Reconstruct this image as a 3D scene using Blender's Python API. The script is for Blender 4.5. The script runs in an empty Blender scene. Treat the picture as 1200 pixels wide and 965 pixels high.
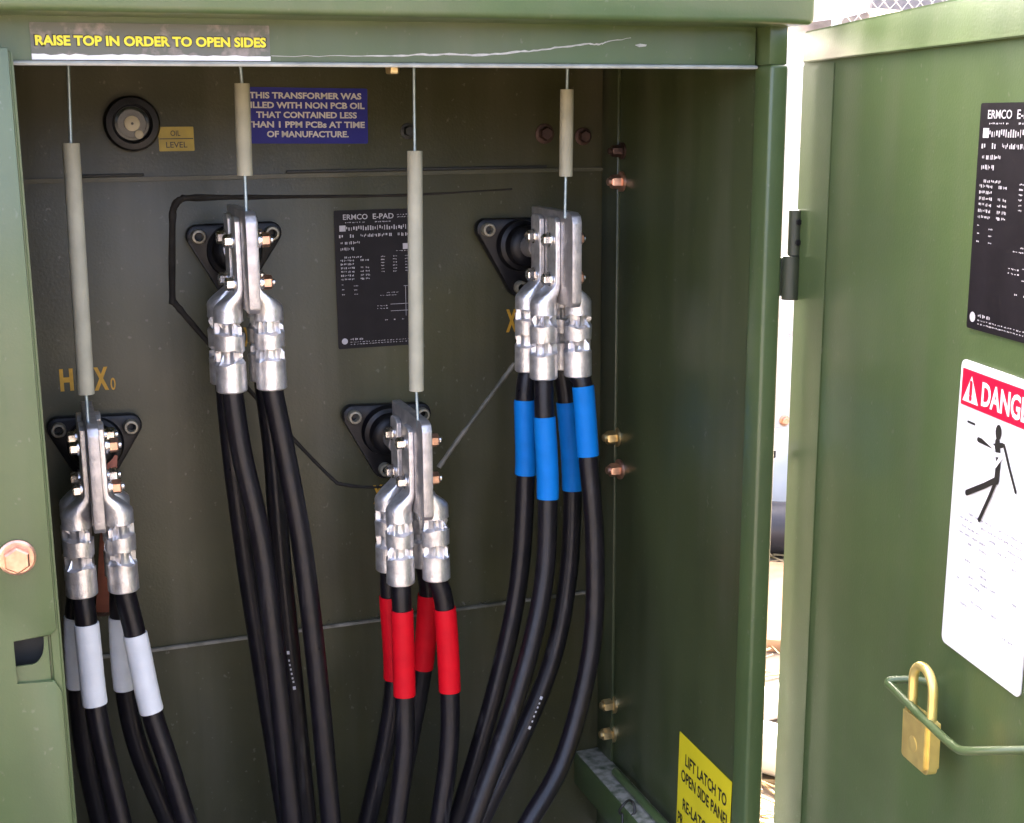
import bpy, bmesh, math, random
from mathutils import Vector, Matrix
R = math.radians
random.seed(7)

# ------------------------------------------------------------------ camera, sky, sun, exposure
scene = bpy.context.scene
COL = scene.collection
F = 1578.0                      # focal length in pixels of the 1200 px wide photograph
YAW, PITCH, ROLL = R(19.75), R(12.5), R(0.36)
C0 = Vector((0.0, 0.0, 1.14))   # camera position, metres
_fw = Vector((math.sin(YAW) * math.cos(PITCH), math.cos(YAW) * math.cos(PITCH), -math.sin(PITCH)))
_r0 = Vector((math.cos(YAW), -math.sin(YAW), 0))
_u0 = _r0.cross(_fw)
_rt = _r0 * math.cos(ROLL) - _u0 * math.sin(ROLL)
_up = _u0 * math.cos(ROLL) + _r0 * math.sin(ROLL)
cam_d = bpy.data.cameras.new('camera')
cam_d.sensor_width = 36.0
cam_d.lens = 36.0 * F / 1200.0
cam_d.clip_start = 0.02
cam_d.clip_end = 600
cam = bpy.data.objects.new('camera', cam_d)
COL.objects.link(cam)
m = Matrix.Identity(4)
for i in range(3):
    m[i][0], m[i][1], m[i][2], m[i][3] = _rt[i], _up[i], -_fw[i], C0[i]
cam.matrix_world = m
scene.camera = cam

SUN_EL, SUN_AZ = R(46), R(14)   # behind the cabinet, a little to the right
world = bpy.data.worlds.new('World')
scene.world = world
world.use_nodes = True
wn = world.node_tree
bg = wn.nodes['Background']
sky = wn.nodes.new('ShaderNodeTexSky')
sky.sky_type = 'NISHITA'
sky.sun_disc = False
sky.sun_elevation = SUN_EL
sky.sun_rotation = SUN_AZ
sky.dust_density = 8.0
sky.air_density = 0.35
sky.ozone_density = 0.0
wn.links.new(sky.outputs[0], bg.inputs[0])
bg.inputs[1].default_value = 0.15
sd = bpy.data.lights.new('sun', 'SUN')
sd.energy = 2.3
sd.angle = R(0.5)
sd.color = (1.0, 0.93, 0.82)
sun = bpy.data.objects.new('sun', sd)
COL.objects.link(sun)
sdir = Vector((math.sin(SUN_AZ) * math.cos(SUN_EL), math.cos(SUN_AZ) * math.cos(SUN_EL), math.sin(SUN_EL)))
sun.rotation_euler = sdir.to_track_quat('Z', 'Y').to_euler()
sun.location = (0, 0, 6)
scene.view_settings.view_transform = 'Standard'
scene.view_settings.look = 'None'
scene.view_settings.gamma = 1.0
scene.view_settings.exposure = 4.2
scene.view_settings.use_curve_mapping = False
scene.cycles.max_bounces = 7
scene.cycles.diffuse_bounces = 4
scene.cycles.glossy_bounces = 4
scene.cycles.caustics_reflective = False
scene.cycles.caustics_refractive = False

# ------------------------------------------------------------------ measuring helpers
def ray(px, py):
    return (_fw * F + _rt * (px - 600.0) - _up * (py - 482.5)).normalized()
def onplane(px, py, p, n):
    d = ray(px, py)
    return C0 + d * ((Vector(p) - C0).dot(n) / d.dot(n))
def PY(px, py, Y):
    return onplane(px, py, (0, Y, 0), Vector((0, 1, 0)))
def PX(px, py, X):
    return onplane(px, py, (X, 0, 0), Vector((1, 0, 0)))
def PZ(px, py, Z):
    return onplane(px, py, (0, 0, Z), Vector((0, 0, 1)))

# ------------------------------------------------------------------ materials
MATS = {}
def material(name, color, rough=0.5, metal=0.0, var=0.12, scale=30.0, bump=0.0, bscale=200.0, spec=0.5, color2=None, mix_lo=0.45, mix_hi=0.7, coat=0.0, rvar=0.1, grime=0.0, wavy=0.0, flecks=None):
    mt = bpy.data.materials.new(name)
    mt.use_nodes = True
    nt = mt.node_tree
    b = nt.nodes['Principled BSDF']
    b.inputs['Roughness'].default_value = rough
    b.inputs['Metallic'].default_value = metal
    b.inputs['Specular IOR Level'].default_value = spec
    b.inputs['Coat Weight'].default_value = coat
    b.inputs['Coat Roughness'].default_value = 0.15
    tc = nt.nodes.new('ShaderNodeTexCoord')
    n1 = nt.nodes.new('ShaderNodeTexNoise')
    n1.inputs['Scale'].default_value = scale
    n1.inputs['Detail'].default_value = 6
    nt.links.new(tc.outputs['Object'], n1.inputs['Vector'])
    rp = nt.nodes.new('ShaderNodeValToRGB')
    c = color
    c2 = color2 if color2 else tuple(min(1, v * (1 + var)) for v in c)
    c1 = c if color2 else tuple(v * (1 - var) for v in c)
    rp.color_ramp.elements[0].position = mix_lo if color2 else 0.3
    rp.color_ramp.elements[1].position = mix_hi if color2 else 0.7
    rp.color_ramp.elements[0].color = (*c1, 1)
    rp.color_ramp.elements[1].color = (*c2, 1)
    nt.links.new(n1.outputs['Fac'], rp.inputs['Fac'])
    col = rp.outputs['Color']
    def layer(sc, lo, hi, tint, amount, detail=5):
        mp = nt.nodes.new('ShaderNodeMapping')
        mp.inputs['Scale'].default_value = sc
        nt.links.new(tc.outputs['Object'], mp.inputs['Vector'])
        nn = nt.nodes.new('ShaderNodeTexNoise')
        nn.inputs['Scale'].default_value = 1.0
        nn.inputs['Detail'].default_value = detail
        nt.links.new(mp.outputs[0], nn.inputs['Vector'])
        mr_ = nt.nodes.new('ShaderNodeMapRange')
        mr_.inputs['From Min'].default_value = lo
        mr_.inputs['From Max'].default_value = hi
        mr_.inputs['To Max'].default_value = amount
        nt.links.new(nn.outputs['Fac'], mr_.inputs['Value'])
        mx = nt.nodes.new('ShaderNodeMixRGB')
        mx.inputs['Color2'].default_value = (*tint, 1)
        nt.links.new(mr_.outputs[0], mx.inputs['Fac'])
        nt.links.new(col, mx.inputs['Color1'])
        return mx.outputs[0]
    if grime:
        col = layer((16, 16, 1.6), .48, .75, (0.17, 0.155, 0.115), grime)      # dust streaks
        col = layer((5, 5, 4), .55, .8, tuple(v * .55 for v in color), grime)   # darker weathering
        col = layer((130, 130, 110), .70, .76, (0.25, 0.235, 0.19), grime, 2)    # specks
    if flecks:
        col = layer((70, 70, 12), .62, .74, flecks, .8, 4)
    nt.links.new(col, b.inputs['Base Color'])
    mr = nt.nodes.new('ShaderNodeMapRange')
    mr.inputs['To Min'].default_value = max(0.02, rough - rvar)
    mr.inputs['To Max'].default_value = min(1, rough + rvar)
    n3 = nt.nodes.new('ShaderNodeTexNoise')
    n3.inputs['Scale'].default_value = scale * 2.3
    n3.inputs['Detail'].default_value = 4
    nt.links.new(tc.outputs['Object'], n3.inputs['Vector'])
    nt.links.new(n3.outputs['Fac'], mr.inputs['Value'])
    nt.links.new(mr.outputs[0], b.inputs['Roughness'])
    if bump > 0:
        n2 = nt.nodes.new('ShaderNodeTexNoise')
        n2.inputs['Scale'].default_value = bscale
        n2.inputs['Detail'].default_value = 3
        nt.links.new(tc.outputs['Object'], n2.inputs['Vector'])
        bp = nt.nodes.new('ShaderNodeBump')
        bp.inputs['Strength'].default_value = bump
        bp.inputs['Distance'].default_value = 0.002
        nt.links.new(n2.outputs['Fac'], bp.inputs['Height'])
        nt.links.new(bp.outputs[0], b.inputs['Normal'])
        if wavy:
            mp = nt.nodes.new('ShaderNodeMapping')
            mp.inputs['Scale'].default_value = (9, 9, 1.6)
            nt.links.new(tc.outputs['Object'], mp.inputs['Vector'])
            n4 = nt.nodes.new('ShaderNodeTexNoise')
            n4.inputs['Scale'].default_value = 1.0
            n4.inputs['Detail'].default_value = 1
            nt.links.new(mp.outputs[0], n4.inputs['Vector'])
            b2 = nt.nodes.new('ShaderNodeBump')
            b2.inputs['Strength'].default_value = wavy
            b2.inputs['Distance'].default_value = 0.02
            nt.links.new(n4.outputs['Fac'], b2.inputs['Height'])
            nt.links.new(b2.outputs[0], bp.inputs['Normal'])
    MATS[name] = mt
    return mt

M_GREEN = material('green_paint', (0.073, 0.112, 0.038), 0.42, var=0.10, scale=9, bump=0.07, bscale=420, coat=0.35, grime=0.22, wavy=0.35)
M_LITEDGE = material('lit_edge', (0.46, 0.47, 0.42), 0.5, var=0.2, scale=60)  # sky highlight along the header lip, put into the colour
M_SEAL = material('seam_sealant', (0.034, 0.030, 0.025), 0.85, spec=0.2, var=0.3, scale=60)
M_LITSEAM = material('lit_seam', (0.10, 0.095, 0.065), 0.5, scale=25, color2=(0.27, 0.245, 0.19), mix_lo=0.42, mix_hi=0.6)  # pale tone paints the light that the seams catch
M_DARKBR = material('dark_bronze', (0.075, 0.042, 0.032), 0.5, metal=0.7, var=0.2, scale=100)  # bronze in a darker tone
M_LOCK = material('brushed_brass', (0.95, 0.71, 0.24), 0.33, metal=0.7, var=0.12, scale=60)
M_COPPER = material('brown_copper', (0.30, 0.10, 0.06), 0.5, metal=0.5, var=0.2, scale=60)
M_GLASS = material('gauge_glass', (0.02, 0.026, 0.02), 0.15, var=0.1, scale=20)
M_TANKSHADE = material('shaded_tank_paint', (0.053, 0.050, 0.021), 0.40, var=0.2, scale=7, bump=0.12, bscale=300, grime=0.30, wavy=0.25)  # same paint as the cabinet, the compartment's shade cast mixed into its colour
M_GREENSHADE = material('shaded_green_paint', (0.047, 0.059, 0.023), 0.36, var=0.16, scale=6, bump=0.08, bscale=350, coat=0.1, grime=0.2, wavy=0.4)  # darker copy of the cabinet green, interior shade put into the colour
M_WORN = material('worn_paint', (0.085, 0.11, 0.06), 0.6, scale=60, color2=(0.46, 0.43, 0.36), mix_lo=0.32, mix_hi=0.60, bump=0.3, bscale=300)
M_BARE = material('bare_metal', (0.46, 0.45, 0.42), 0.45, metal=0.3, var=0.2, scale=180)
M_CABLE = material('cable_jacket', (0.008, 0.0065, 0.009), 0.36, spec=0.38, var=0.3, scale=40, bump=0.10, bscale=250, rvar=0.18, flecks=(0.05, 0.045, 0.045))
M_LUG = material('tinned_lug', (0.84, 0.80, 0.79), 0.36, metal=0.8, var=0.22, scale=90, bump=0.25, bscale=500, rvar=0.15)
M_SPADE = material('aluminium_spade', (0.58, 0.55, 0.54), 0.46, metal=0.85, var=0.2, scale=70, bump=0.25, bscale=400)
M_BOLT = material('plated_bolt', (0.80, 0.77, 0.76), 0.26, metal=1.0, var=0.12, scale=120)
M_BRONZE = material('bronze_bolt', (0.72, 0.42, 0.30), 0.34, metal=0.9, var=0.2, scale=150)
M_BRASS = material('brass', (0.72, 0.55, 0.27), 0.32, metal=0.9, var=0.2, scale=120)
M_BLACKPL = material('black_epoxy', (0.006, 0.0055, 0.007), 0.42, spec=0.3, var=0.3, scale=60)
M_DARK = material('dark_recess', (0.02, 0.021, 0.019), 0.6, scale=60)
M_SLEEVE = material('grey_sleeve', (0.47, 0.455, 0.34), 0.62, var=0.12, scale=35, bump=0.15, bscale=250)
M_WIRE = material('bare_wire', (0.42, 0.52, 0.55), 0.4, metal=0.6, var=0.2, scale=80)
M_WHITE = material('white_tape', (0.87, 0.87, 0.85), 0.45, var=0.05, scale=40, bump=0.15, bscale=120)
M_RED = material('red_tape', (0.72, 0.004, 0.014), 0.55, spec=0.2, var=0.08, scale=40, bump=0.15, bscale=120)
M_BLUE = material('blue_tape', (0.004, 0.21, 0.66), 0.55, spec=0.2, var=0.08, scale=40, bump=0.15, bscale=120)
M_YELLOW = material('yellow_vinyl', (0.80, 0.66, 0.02), 0.45, var=0.05, scale=20)
M_AMBER = material('amber_paint', (0.62, 0.34, 0.03), 0.55, var=0.15, scale=120)
M_YTEXT = material('yellow_ink', (0.85, 0.80, 0.05), 0.5, var=0.08, scale=90)
M_BLUEL = material('blue_vinyl', (0.02, 0.022, 0.24), 0.5, spec=0.25, var=0.1, scale=30)
M_PALE = material('pale_ink', (0.62, 0.60, 0.62), 0.5, var=0.08, scale=90)
M_PLATE = material('black_anodised_plate', (0.010, 0.008, 0.010), 0.5, spec=0.2, var=0.2, scale=40)
M_PRINT = material('silver_print', (0.50, 0.48, 0.50), 0.5, var=0.1, scale=200)
M_FILM = material('worn_film', (0.13, 0.14, 0.115), 0.5, scale=70, color2=(0.30, 0.26, 0.24), mix_lo=0.55, mix_hi=0.7)
M_OILL = material('amber_vinyl', (0.42, 0.31, 0.04), 0.5, var=0.1, scale=60)
M_INK = material('black_ink', (0.02, 0.018, 0.015), 0.5, var=0.1, scale=60)
M_SIGN = material('white_enamel', (0.82, 0.82, 0.82), 0.4, var=0.03, scale=20)
M_SIGNRED = material('red_enamel', (0.60, 0.004, 0.04), 0.45, var=0.06, scale=20)
M_FAINT = material('faint_ink', (0.33, 0.33, 0.38), 0.5, var=0.2, scale=200)
M_RING = material('dull_ring', (0.30, 0.27, 0.20), 0.45, metal=0.3, var=0.15, scale=80)
M_DIAL = material('gauge_dial', (0.55, 0.50, 0.36), 0.4, var=0.1, scale=60)
M_DIRT = material('dry_dirt', (0.15, 0.11, 0.078), 0.95, scale=6, color2=(0.27, 0.215, 0.16), mix_lo=0.35, mix_hi=0.65, bump=0.9, bscale=40)
M_BOUNCECUT = material('bounce_cut_ground', (0.085, 0.070, 0.054), 0.9, var=0.3, scale=60, bump=0.6, bscale=160)  # dark brown ground tone for the added sheet that limits bounce light
M_HINGE = material('dark_green_hinge', (0.035, 0.042, 0.024), 0.5, var=0.15, scale=40)
M_CONC = material('concrete', (0.34, 0.33, 0.30), 0.9, var=0.15, scale=14, bump=0.5, bscale=120)
M_WOOD = material('raw_wood', (0.42, 0.24, 0.13), 0.8, var=0.25, scale=20, bump=0.4, bscale=90)
M_STRAW = material('dry_straw', (0.46, 0.33, 0.17), 0.85, var=0.3, scale=30)
M_GALV = material('galvanised', (0.45, 0.45, 0.44), 0.5, metal=0.6, var=0.15, scale=40)
M_BLOCK = material('grey_block', (0.20, 0.20, 0.21), 0.9, var=0.2, scale=10, bump=0.5, bscale=60)
M_PLAST = material('white_plastic', (0.70, 0.69, 0.67), 0.5, var=0.06, scale=10)
M_HOSE = material('dark_hose', (0.03, 0.028, 0.035), 0.5, var=0.2, scale=30)

# ------------------------------------------------------------------ mesh helpers
def finish(bm, name, mat, parent=None, smooth=None, loc=None):
    bmesh.ops.recalc_face_normals(bm, faces=bm.faces[:])
    me = bpy.data.meshes.new(name)
    bm.to_mesh(me)
    bm.free()
    if smooth is not None:
        for p in me.polygons:
            p.use_smooth = True
        me.set_sharp_from_angle(angle=R(smooth))
    me.materials.append(mat)
    return link(name, me, parent, loc)
def link(name, me, parent=None, loc=None):
    o = bpy.data.objects.new(name, me)
    COL.objects.link(o)
    if parent is not None:
        o.parent = parent
    if loc is not None:
        o.location = loc
    return o
def thing(name, label, cat, loc=(0, 0, 0), group=None):
    o = bpy.data.objects.new(name, None)
    o.empty_display_size = 0.05
    COL.objects.link(o)
    o.location = loc
    return tag(o, label, cat, group)
def tag(o, label, cat, group=None):
    o['label'] = label
    o['category'] = cat
    if group:
        o['group'] = group
    return o
def vs(bm, pts):
    return [bm.verts.new(p) for p in pts]
def add_hexa(bm, c):          # 8 corners: bottom 4 then top 4
    v = vs(bm, c)
    for f in ((3, 2, 1, 0), (4, 5, 6, 7), (0, 1, 5, 4), (1, 2, 6, 5), (2, 3, 7, 6), (3, 0, 4, 7)):
        bm.faces.new([v[i] for i in f])
    return v
def add_box(bm, a, b):
    x0, y0, z0 = a
    x1, y1, z1 = b
    return add_hexa(bm, [(x0, y0, z0), (x1, y0, z0), (x1, y1, z0), (x0, y1, z0), (x0, y0, z1), (x1, y0, z1), (x1, y1, z1), (x0, y1, z1)])
def box(name, a, b, mat, parent=None, bev=0.0015, seg=2):
    bm = bmesh.new()
    add_box(bm, a, b)
    if bev > 0:
        bmesh.ops.bevel(bm, geom=bm.edges[:], offset=bev, segments=seg, affect='EDGES', profile=0.5)
    return finish(bm, name, mat, parent, 40)
def add_prism(bm, pts, off):  # polygon (3-D points) extruded by vector off
    off = Vector(off)
    a = vs(bm, pts)
    b = vs(bm, [Vector(p) + off for p in pts])
    bm.faces.new(a)
    bm.faces.new(list(reversed(b)))
    n = len(a)
    for i in range(n):
        bm.faces.new((a[i], b[i], b[(i + 1) % n], a[(i + 1) % n]))
def prism(name, pts, off, mat, parent=None, bev=0.0, seg=2):
    bm = bmesh.new()
    add_prism(bm, pts, off)
    if bev > 0:
        bmesh.ops.bevel(bm, geom=bm.edges[:], offset=bev, segments=seg, affect='EDGES', profile=0.5)
    return finish(bm, name, mat, parent, 35)
def smooth_path(pts, n=8):
    pts = [Vector(p) for p in pts]
    if len(pts) < 3:
        return [pts[0].lerp(pts[-1], i / n) for i in range(n + 1)]
    q = [pts[0] * 2 - pts[1]] + pts + [pts[-1] * 2 - pts[-2]]
    out = []
    for i in range(1, len(q) - 2):
        p0, p1, p2, p3 = q[i - 1], q[i], q[i + 1], q[i + 2]
        for k in range(n):
            t = k / n
            out.append(0.5 * ((2 * p1) + (p2 - p0) * t + (2 * p0 - 5 * p1 + 4 * p2 - p3) * t * t + (3 * p1 - p0 - 3 * p2 + p3) * t ** 3))
    out.append(pts[-1])
    return out
def add_tube(bm, path, r, segs=16, cap=True):
    path = [Vector(p) for p in path]
    n = len(path)
    rr = r if isinstance(r, (list, tuple)) else [r] * n
    t0 = (path[1] - path[0]).normalized()
    ax = Vector((1, 0, 0)) if abs(t0.x) < 0.9 else Vector((0, 1, 0))
    nrm = (ax - t0 * ax.dot(t0)).normalized()
    rings = []
    for i, p in enumerate(path):
        t = (path[min(i + 1, n - 1)] - path[max(i - 1, 0)]).normalized()
        nrm = (nrm - t * nrm.dot(t)).normalized()
        bn = t.cross(nrm)
        rings.append(vs(bm, [p + (nrm * math.cos(a) + bn * math.sin(a)) * rr[i] for a in (2 * math.pi * k / segs for k in range(segs))]))
    for a, b in zip(rings, rings[1:]):
        for k in range(segs):
            bm.faces.new((a[k], a[(k + 1) % segs], b[(k + 1) % segs], b[k]))
    if cap:
        bm.faces.new(list(reversed(rings[0])))
        bm.faces.new(rings[-1])
def tube(name, path, r, mat, parent=None, segs=16, sm=50):
    bm = bmesh.new()
    add_tube(bm, path, r, segs)
    return finish(bm, name, mat, parent, sm)
def add_lathe(bm, origin, axis, prof, segs=24, caps=True):   # prof = (distance along axis, radius)
    axis = Vector(axis).normalized()
    a = Vector((0, 0, 1)) if abs(axis.z) < 0.9 else Vector((1, 0, 0))
    e1 = (a - axis * a.dot(axis)).normalized()
    e2 = axis.cross(e1)
    o = Vector(origin)
    rings = [vs(bm, [o + axis * h + (e1 * math.cos(t) + e2 * math.sin(t)) * max(r, 1e-5) for t in (2 * math.pi * k / segs for k in range(segs))]) for h, r in prof]
    for p, q in zip(rings, rings[1:]):
        for k in range(segs):
            bm.faces.new((p[k], p[(k + 1) % segs], q[(k + 1) % segs], q[k]))
    if not caps:
        for k in range(segs):
            bm.faces.new((rings[-1][k], rings[-1][(k + 1) % segs], rings[0][(k + 1) % segs], rings[0][k]))
        return
    bm.faces.new(list(reversed(rings[0])))
    bm.faces.new(rings[-1])
def lathe(name, origin, axis, prof, mat, parent=None, segs=24, sm=35):
    bm = bmesh.new()
    add_lathe(bm, origin, axis, prof, segs)
    return finish(bm, name, mat, parent, sm)
def hexhead(bm, o, axis, r, h):
    add_lathe(bm, o, axis, [(0, r), (h * 0.82, r), (h, r * 0.86)], 6)
def bolt_mesh(bm, o, axis, r, h, washer=True):
    axis = Vector(axis).normalized()
    if washer:
        add_lathe(bm, o, axis, [(0, r * 1.45), (h * 0.22, r * 1.45), (h * 0.27, r * 1.3)], 20)
        hexhead(bm, Vector(o) + axis * h * 0.26, axis, r, h)
    else:
        hexhead(bm, o, axis, r, h)

def text_geo(s, bold=0.0, extr=0.0):
    cu = bpy.data.curves.new('t', 'FONT')
    cu.body = s
    cu.size = 1.0
    cu.offset = bold
    cu.extrude = extr
    cu.resolution_u = 3
    ob = bpy.data.objects.new('t', cu)
    COL.objects.link(ob)
    dg = bpy.context.evaluated_depsgraph_get()
    me = bpy.data.meshes.new_from_object(ob.evaluated_get(dg))
    vv = [v.co.copy() for v in me.vertices]
    ff = [tuple(p.vertices) for p in me.polygons]
    bpy.data.objects.remove(ob)
    bpy.data.curves.remove(cu)
    bpy.data.meshes.remove(me)
    return vv, ff
class Flat:
    """a flat sheet: origin at top left, unit vectors along width and down, outward normal"""
    def __init__(self, o, ux, uy, w, h):
        self.o, self.ux, self.uy, self.w, self.h = Vector(o), Vector(ux).normalized(), Vector(uy).normalized(), w, h
        self.n = self.uy.cross(self.ux).normalized()
    def p(self, x, y, lift=0.0):   # fractions
        return self.o + self.ux * (x * self.w) + self.uy * (y * self.h) + self.n * lift
    def rounded(self, r, k=5):
        w, h = self.w, self.h
        pts = []
        for cx, cy, a0 in ((w - r, r, -90), (w - r, h - r, 0), (r, h - r, 90), (r, r, 180)):
            for i in range(k + 1):
                a = R(a0 + 90 * i / k)
                pts.append(((cx + r * math.cos(a)) / w, (cy + r * math.sin(a)) / h))
        return pts
    def sheet(self, name, mat, parent, r=0.003, th=0.0008, base=0.0):
        bm = bmesh.new()
        add_prism(bm, [self.p(x, y, base) for x, y in self.rounded(r)], self.n * th)
        return finish(bm, name, mat, parent)
    def add_text(self, bm, s, x0, x1, y0, y1, lift, bold=0.0):
        vv, ff = text_geo(s, bold)
        xs = [v.x for v in vv]; ys = [v.y for v in vv]
        a, b, c, d = min(xs), max(xs), min(ys), max(ys)
        nv = vs(bm, [self.p(x0 + (v.x - a) / (b - a) * (x1 - x0), y1 - (v.y - c) / (d - c) * (y1 - y0), lift) for v in vv])
        for f in ff:
            try:
                bm.faces.new([nv[i] for i in f])
            except ValueError:
                pass
    def add_bar(self, bm, x0, x1, y0, y1, lift):
        bm.faces.new(vs(bm, [self.p(x0, y0, lift), self.p(x1, y0, lift), self.p(x1, y1, lift), self.p(x0, y1, lift)]))
    def add_stroke(self, bm, pts, w, lift):     # pts in fractions, w in metres
        P = [Vector((x * self.w, y * self.h)) for x, y in pts]
        if w > .0019:
            for j, c in enumerate(P):
                bm.faces.new(vs(bm, [self.p((c.x + w * .5 * math.cos(t)) / self.w, (c.y + w * .5 * math.sin(t)) / self.h, lift + .00003 * (j + 1)) for t in (2 * math.pi * i / 14 for i in range(14))]))
        for a, b in zip(P, P[1:]):
            d = (b - a).normalized()
            s = Vector((-d.y, d.x)) * w / 2
            e = .3 if w <= .0019 else 0
            q = [a + s - d * w * e, b + s + d * w * e, b - s + d * w * e, a - s - d * w * e]
            bm.faces.new(vs(bm, [self.p(v.x / self.w, v.y / self.h, lift) for v in q]))
    def add_poly(self, bm, pts, lift):
        bm.faces.new(vs(bm, [self.p(x, y, lift) for x, y in pts]))
def ink(bm, name, mat, parent):
    me = bpy.data.meshes.new(name)
    bm.to_mesh(me); bm.free()
    me.materials.append(mat)
    return link(name, me, parent)

# ------------------------------------------------------------------ main planes of the cabinet
D = 1.25                                   # front plane
XR = PY(903, 90, D).x                      # right wall, inside face
YB = XR / (PY(705, 500, 1.0).x)            # tank wall that closes the compartment
X_J1 = PY(925, 90, D).x                    # outer edge of the right jamb
X_L = PY(12, 90, D).x                      # inner edge of the left front panel
Z_HB = PY(450, 79, D + 0.03).z             # bottom edge of the header
Z_LIDB = PY(450, 20, D - 0.03).z           # bottom edge of the lid
X_LID = PY(957, 10, D - 0.03).x
Z_TOP = Z_LIDB + 0.085
Z_BOT = 0.10
XW = -0.62                                 # far left end of the cabinet
TANK_BACK = YB + 0.55

# ------------------------------------------------------------------ setting
def ground():
    bm = bmesh.new()
    g = 120.0
    bm.faces.new(vs(bm, [(-g, -g, 0), (g, -g, 0), (g, g, 0), (-g, g, 0)]))
    o = finish(bm, 'ground', M_DIRT)
    o['kind'] = 'structure'
    bm = bmesh.new()
    bm.faces.new(vs(bm, [(-g, -30, .004), (g, -30, .004), (g, .85, .004), (-g, .85, .004)]))
    o = finish(bm, 'bounce_cut_sheet', M_BOUNCECUT)  # unseen sheet added in front to cut light bouncing off the ground
    o['kind'] = 'structure'
    # low dirt bank behind
    bm = bmesh.new()
    nx, ny = 60, 14
    rows = []
    for j in range(ny + 1):
        row = []
        for i in range(nx + 1):
            x = -4 + 18 * i / nx
            y = 6.5 + 5.0 * j / ny
            t = j / ny
            z = 1.85 * math.sin(min(1, t * 1.6) * math.pi / 2) * (1 if t < .85 else 1) + 0.10 * math.sin(x * 2.1 + j) + 0.05 * random.uniform(-1, 1)
            if j == 0:
                z = -0.05
            row.append(bm.verts.new((x, y, z)))
        rows.append(row)
    for a, b in zip(rows, rows[1:]):
        for i in range(nx):
            bm.faces.new((a[i], a[i + 1], b[i + 1], b[i]))
    o = finish(bm, 'dirt_bank', M_DIRT, smooth=60)
    o['kind'] = 'structure'
    pad = box('concrete_pad', (XW - .15, D - .12, -0.02), (X_J1 + .10, TANK_BACK + .15, Z_BOT - 0.004), M_CONC, bev=0.008)
    pad['kind'] = 'structure'
ground()

# ------------------------------------------------------------------ cabinet
cab = thing('transformer_cabinet', 'open green steel transformer cabinet with lid, header and dark compartment', 'cabinet', (0, 0, 0))

# tank wall
box('tank_wall', (XW + .01, YB, Z_BOT + .004), (XR + .012, YB + 0.05, Z_TOP - .02), M_TANKSHADE, cab)
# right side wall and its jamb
box('side_wall', (XR + .002, D + .012, Z_BOT + .002), (XR + .012, TANK_BACK, Z_TOP - .012), M_GREENSHADE, cab)
jz1 = PY(905, 34, D).z
box('door_jamb', (XR, D, Z_BOT + .001), (X_J1, D + .034, Z_HB + .004), M_GREEN, cab, bev=0.004, seg=3)
box('jamb_head', (XR + .0005, D + .004, Z_HB + .004), (X_J1 - .001, D + .033, jz1 + .02), M_GREEN, cab, bev=0.0008)
# divider / left wall of the compartment, hidden behind the front panel
box('divider_wall', (XW + .02, D + .05, Z_BOT + .003), (XW + .03, YB - .003, Z_TOP - .013), M_TANKSHADE, cab)
# tank rear and other outer faces
box('tank_shell', (XW, YB + .053, Z_BOT), (XR + .001, TANK_BACK - .001, Z_TOP - .014), M_GREEN, cab)
box('outer_wall', (XW - .012, D + .012, Z_BOT + .002), (XW - .001, TANK_BACK, Z_TOP - .012), M_GREEN, cab)

# header with turned-out lower lip
def header():
    bm = bmesh.new()
    y = D + .030
    zt = Z_TOP - .015
    prof = [(y, zt), (y, Z_HB + .0044), (y + .004, Z_HB + .0044), (y + .005, zt)]
    a = vs(bm, [(XW, p[0], p[1]) for p in prof])
    b = vs(bm, [(XR - .0015, p[0], p[1]) for p in prof])
    n = len(a)
    bm.faces.new(a); bm.faces.new(list(reversed(b)))
    for i in range(n):
        bm.faces.new((a[i], b[i], b[(i + 1) % n], a[(i + 1) % n]))
    h = finish(bm, 'header', M_GREEN, cab, 50)
    bm = bmesh.new()
    prof = [(y + .004, Z_HB + .0040), (y - .002, Z_HB + .0040), (y - .0055, Z_HB + .0032), (y - .0065, Z_HB + .0016), (y - .0055, Z_HB), (y + .004, Z_HB)]
    a = vs(bm, [(XW, p[0], p[1]) for p in prof]); b = vs(bm, [(XR - .0015, p[0], p[1]) for p in prof])
    bm.faces.new(a); bm.faces.new(list(reversed(b)))
    for i in range(len(a)):
        bm.faces.new((a[i], b[i], b[(i + 1) % len(a)], a[(i + 1) % len(a)]))
    finish(bm, 'header_lip', M_LITEDGE, h, 50)  # pale colour paints the bright reflection on the lip
header()
HY = D + .030
# lid: a shallow pan with rounded front edge
def lid():
    bm = bmesh.new()
    y0 = D - .03
    add_box(bm, (XW - .03, y0, Z_LIDB), (X_LID, TANK_BACK + .02, Z_TOP))
    bmesh.ops.bevel(bm, geom=bm.edges[:], offset=.006, segments=4, affect='EDGES', profile=0.5)
    return finish(bm, 'lid', M_GREEN, cab, 60)
lid()

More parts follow.
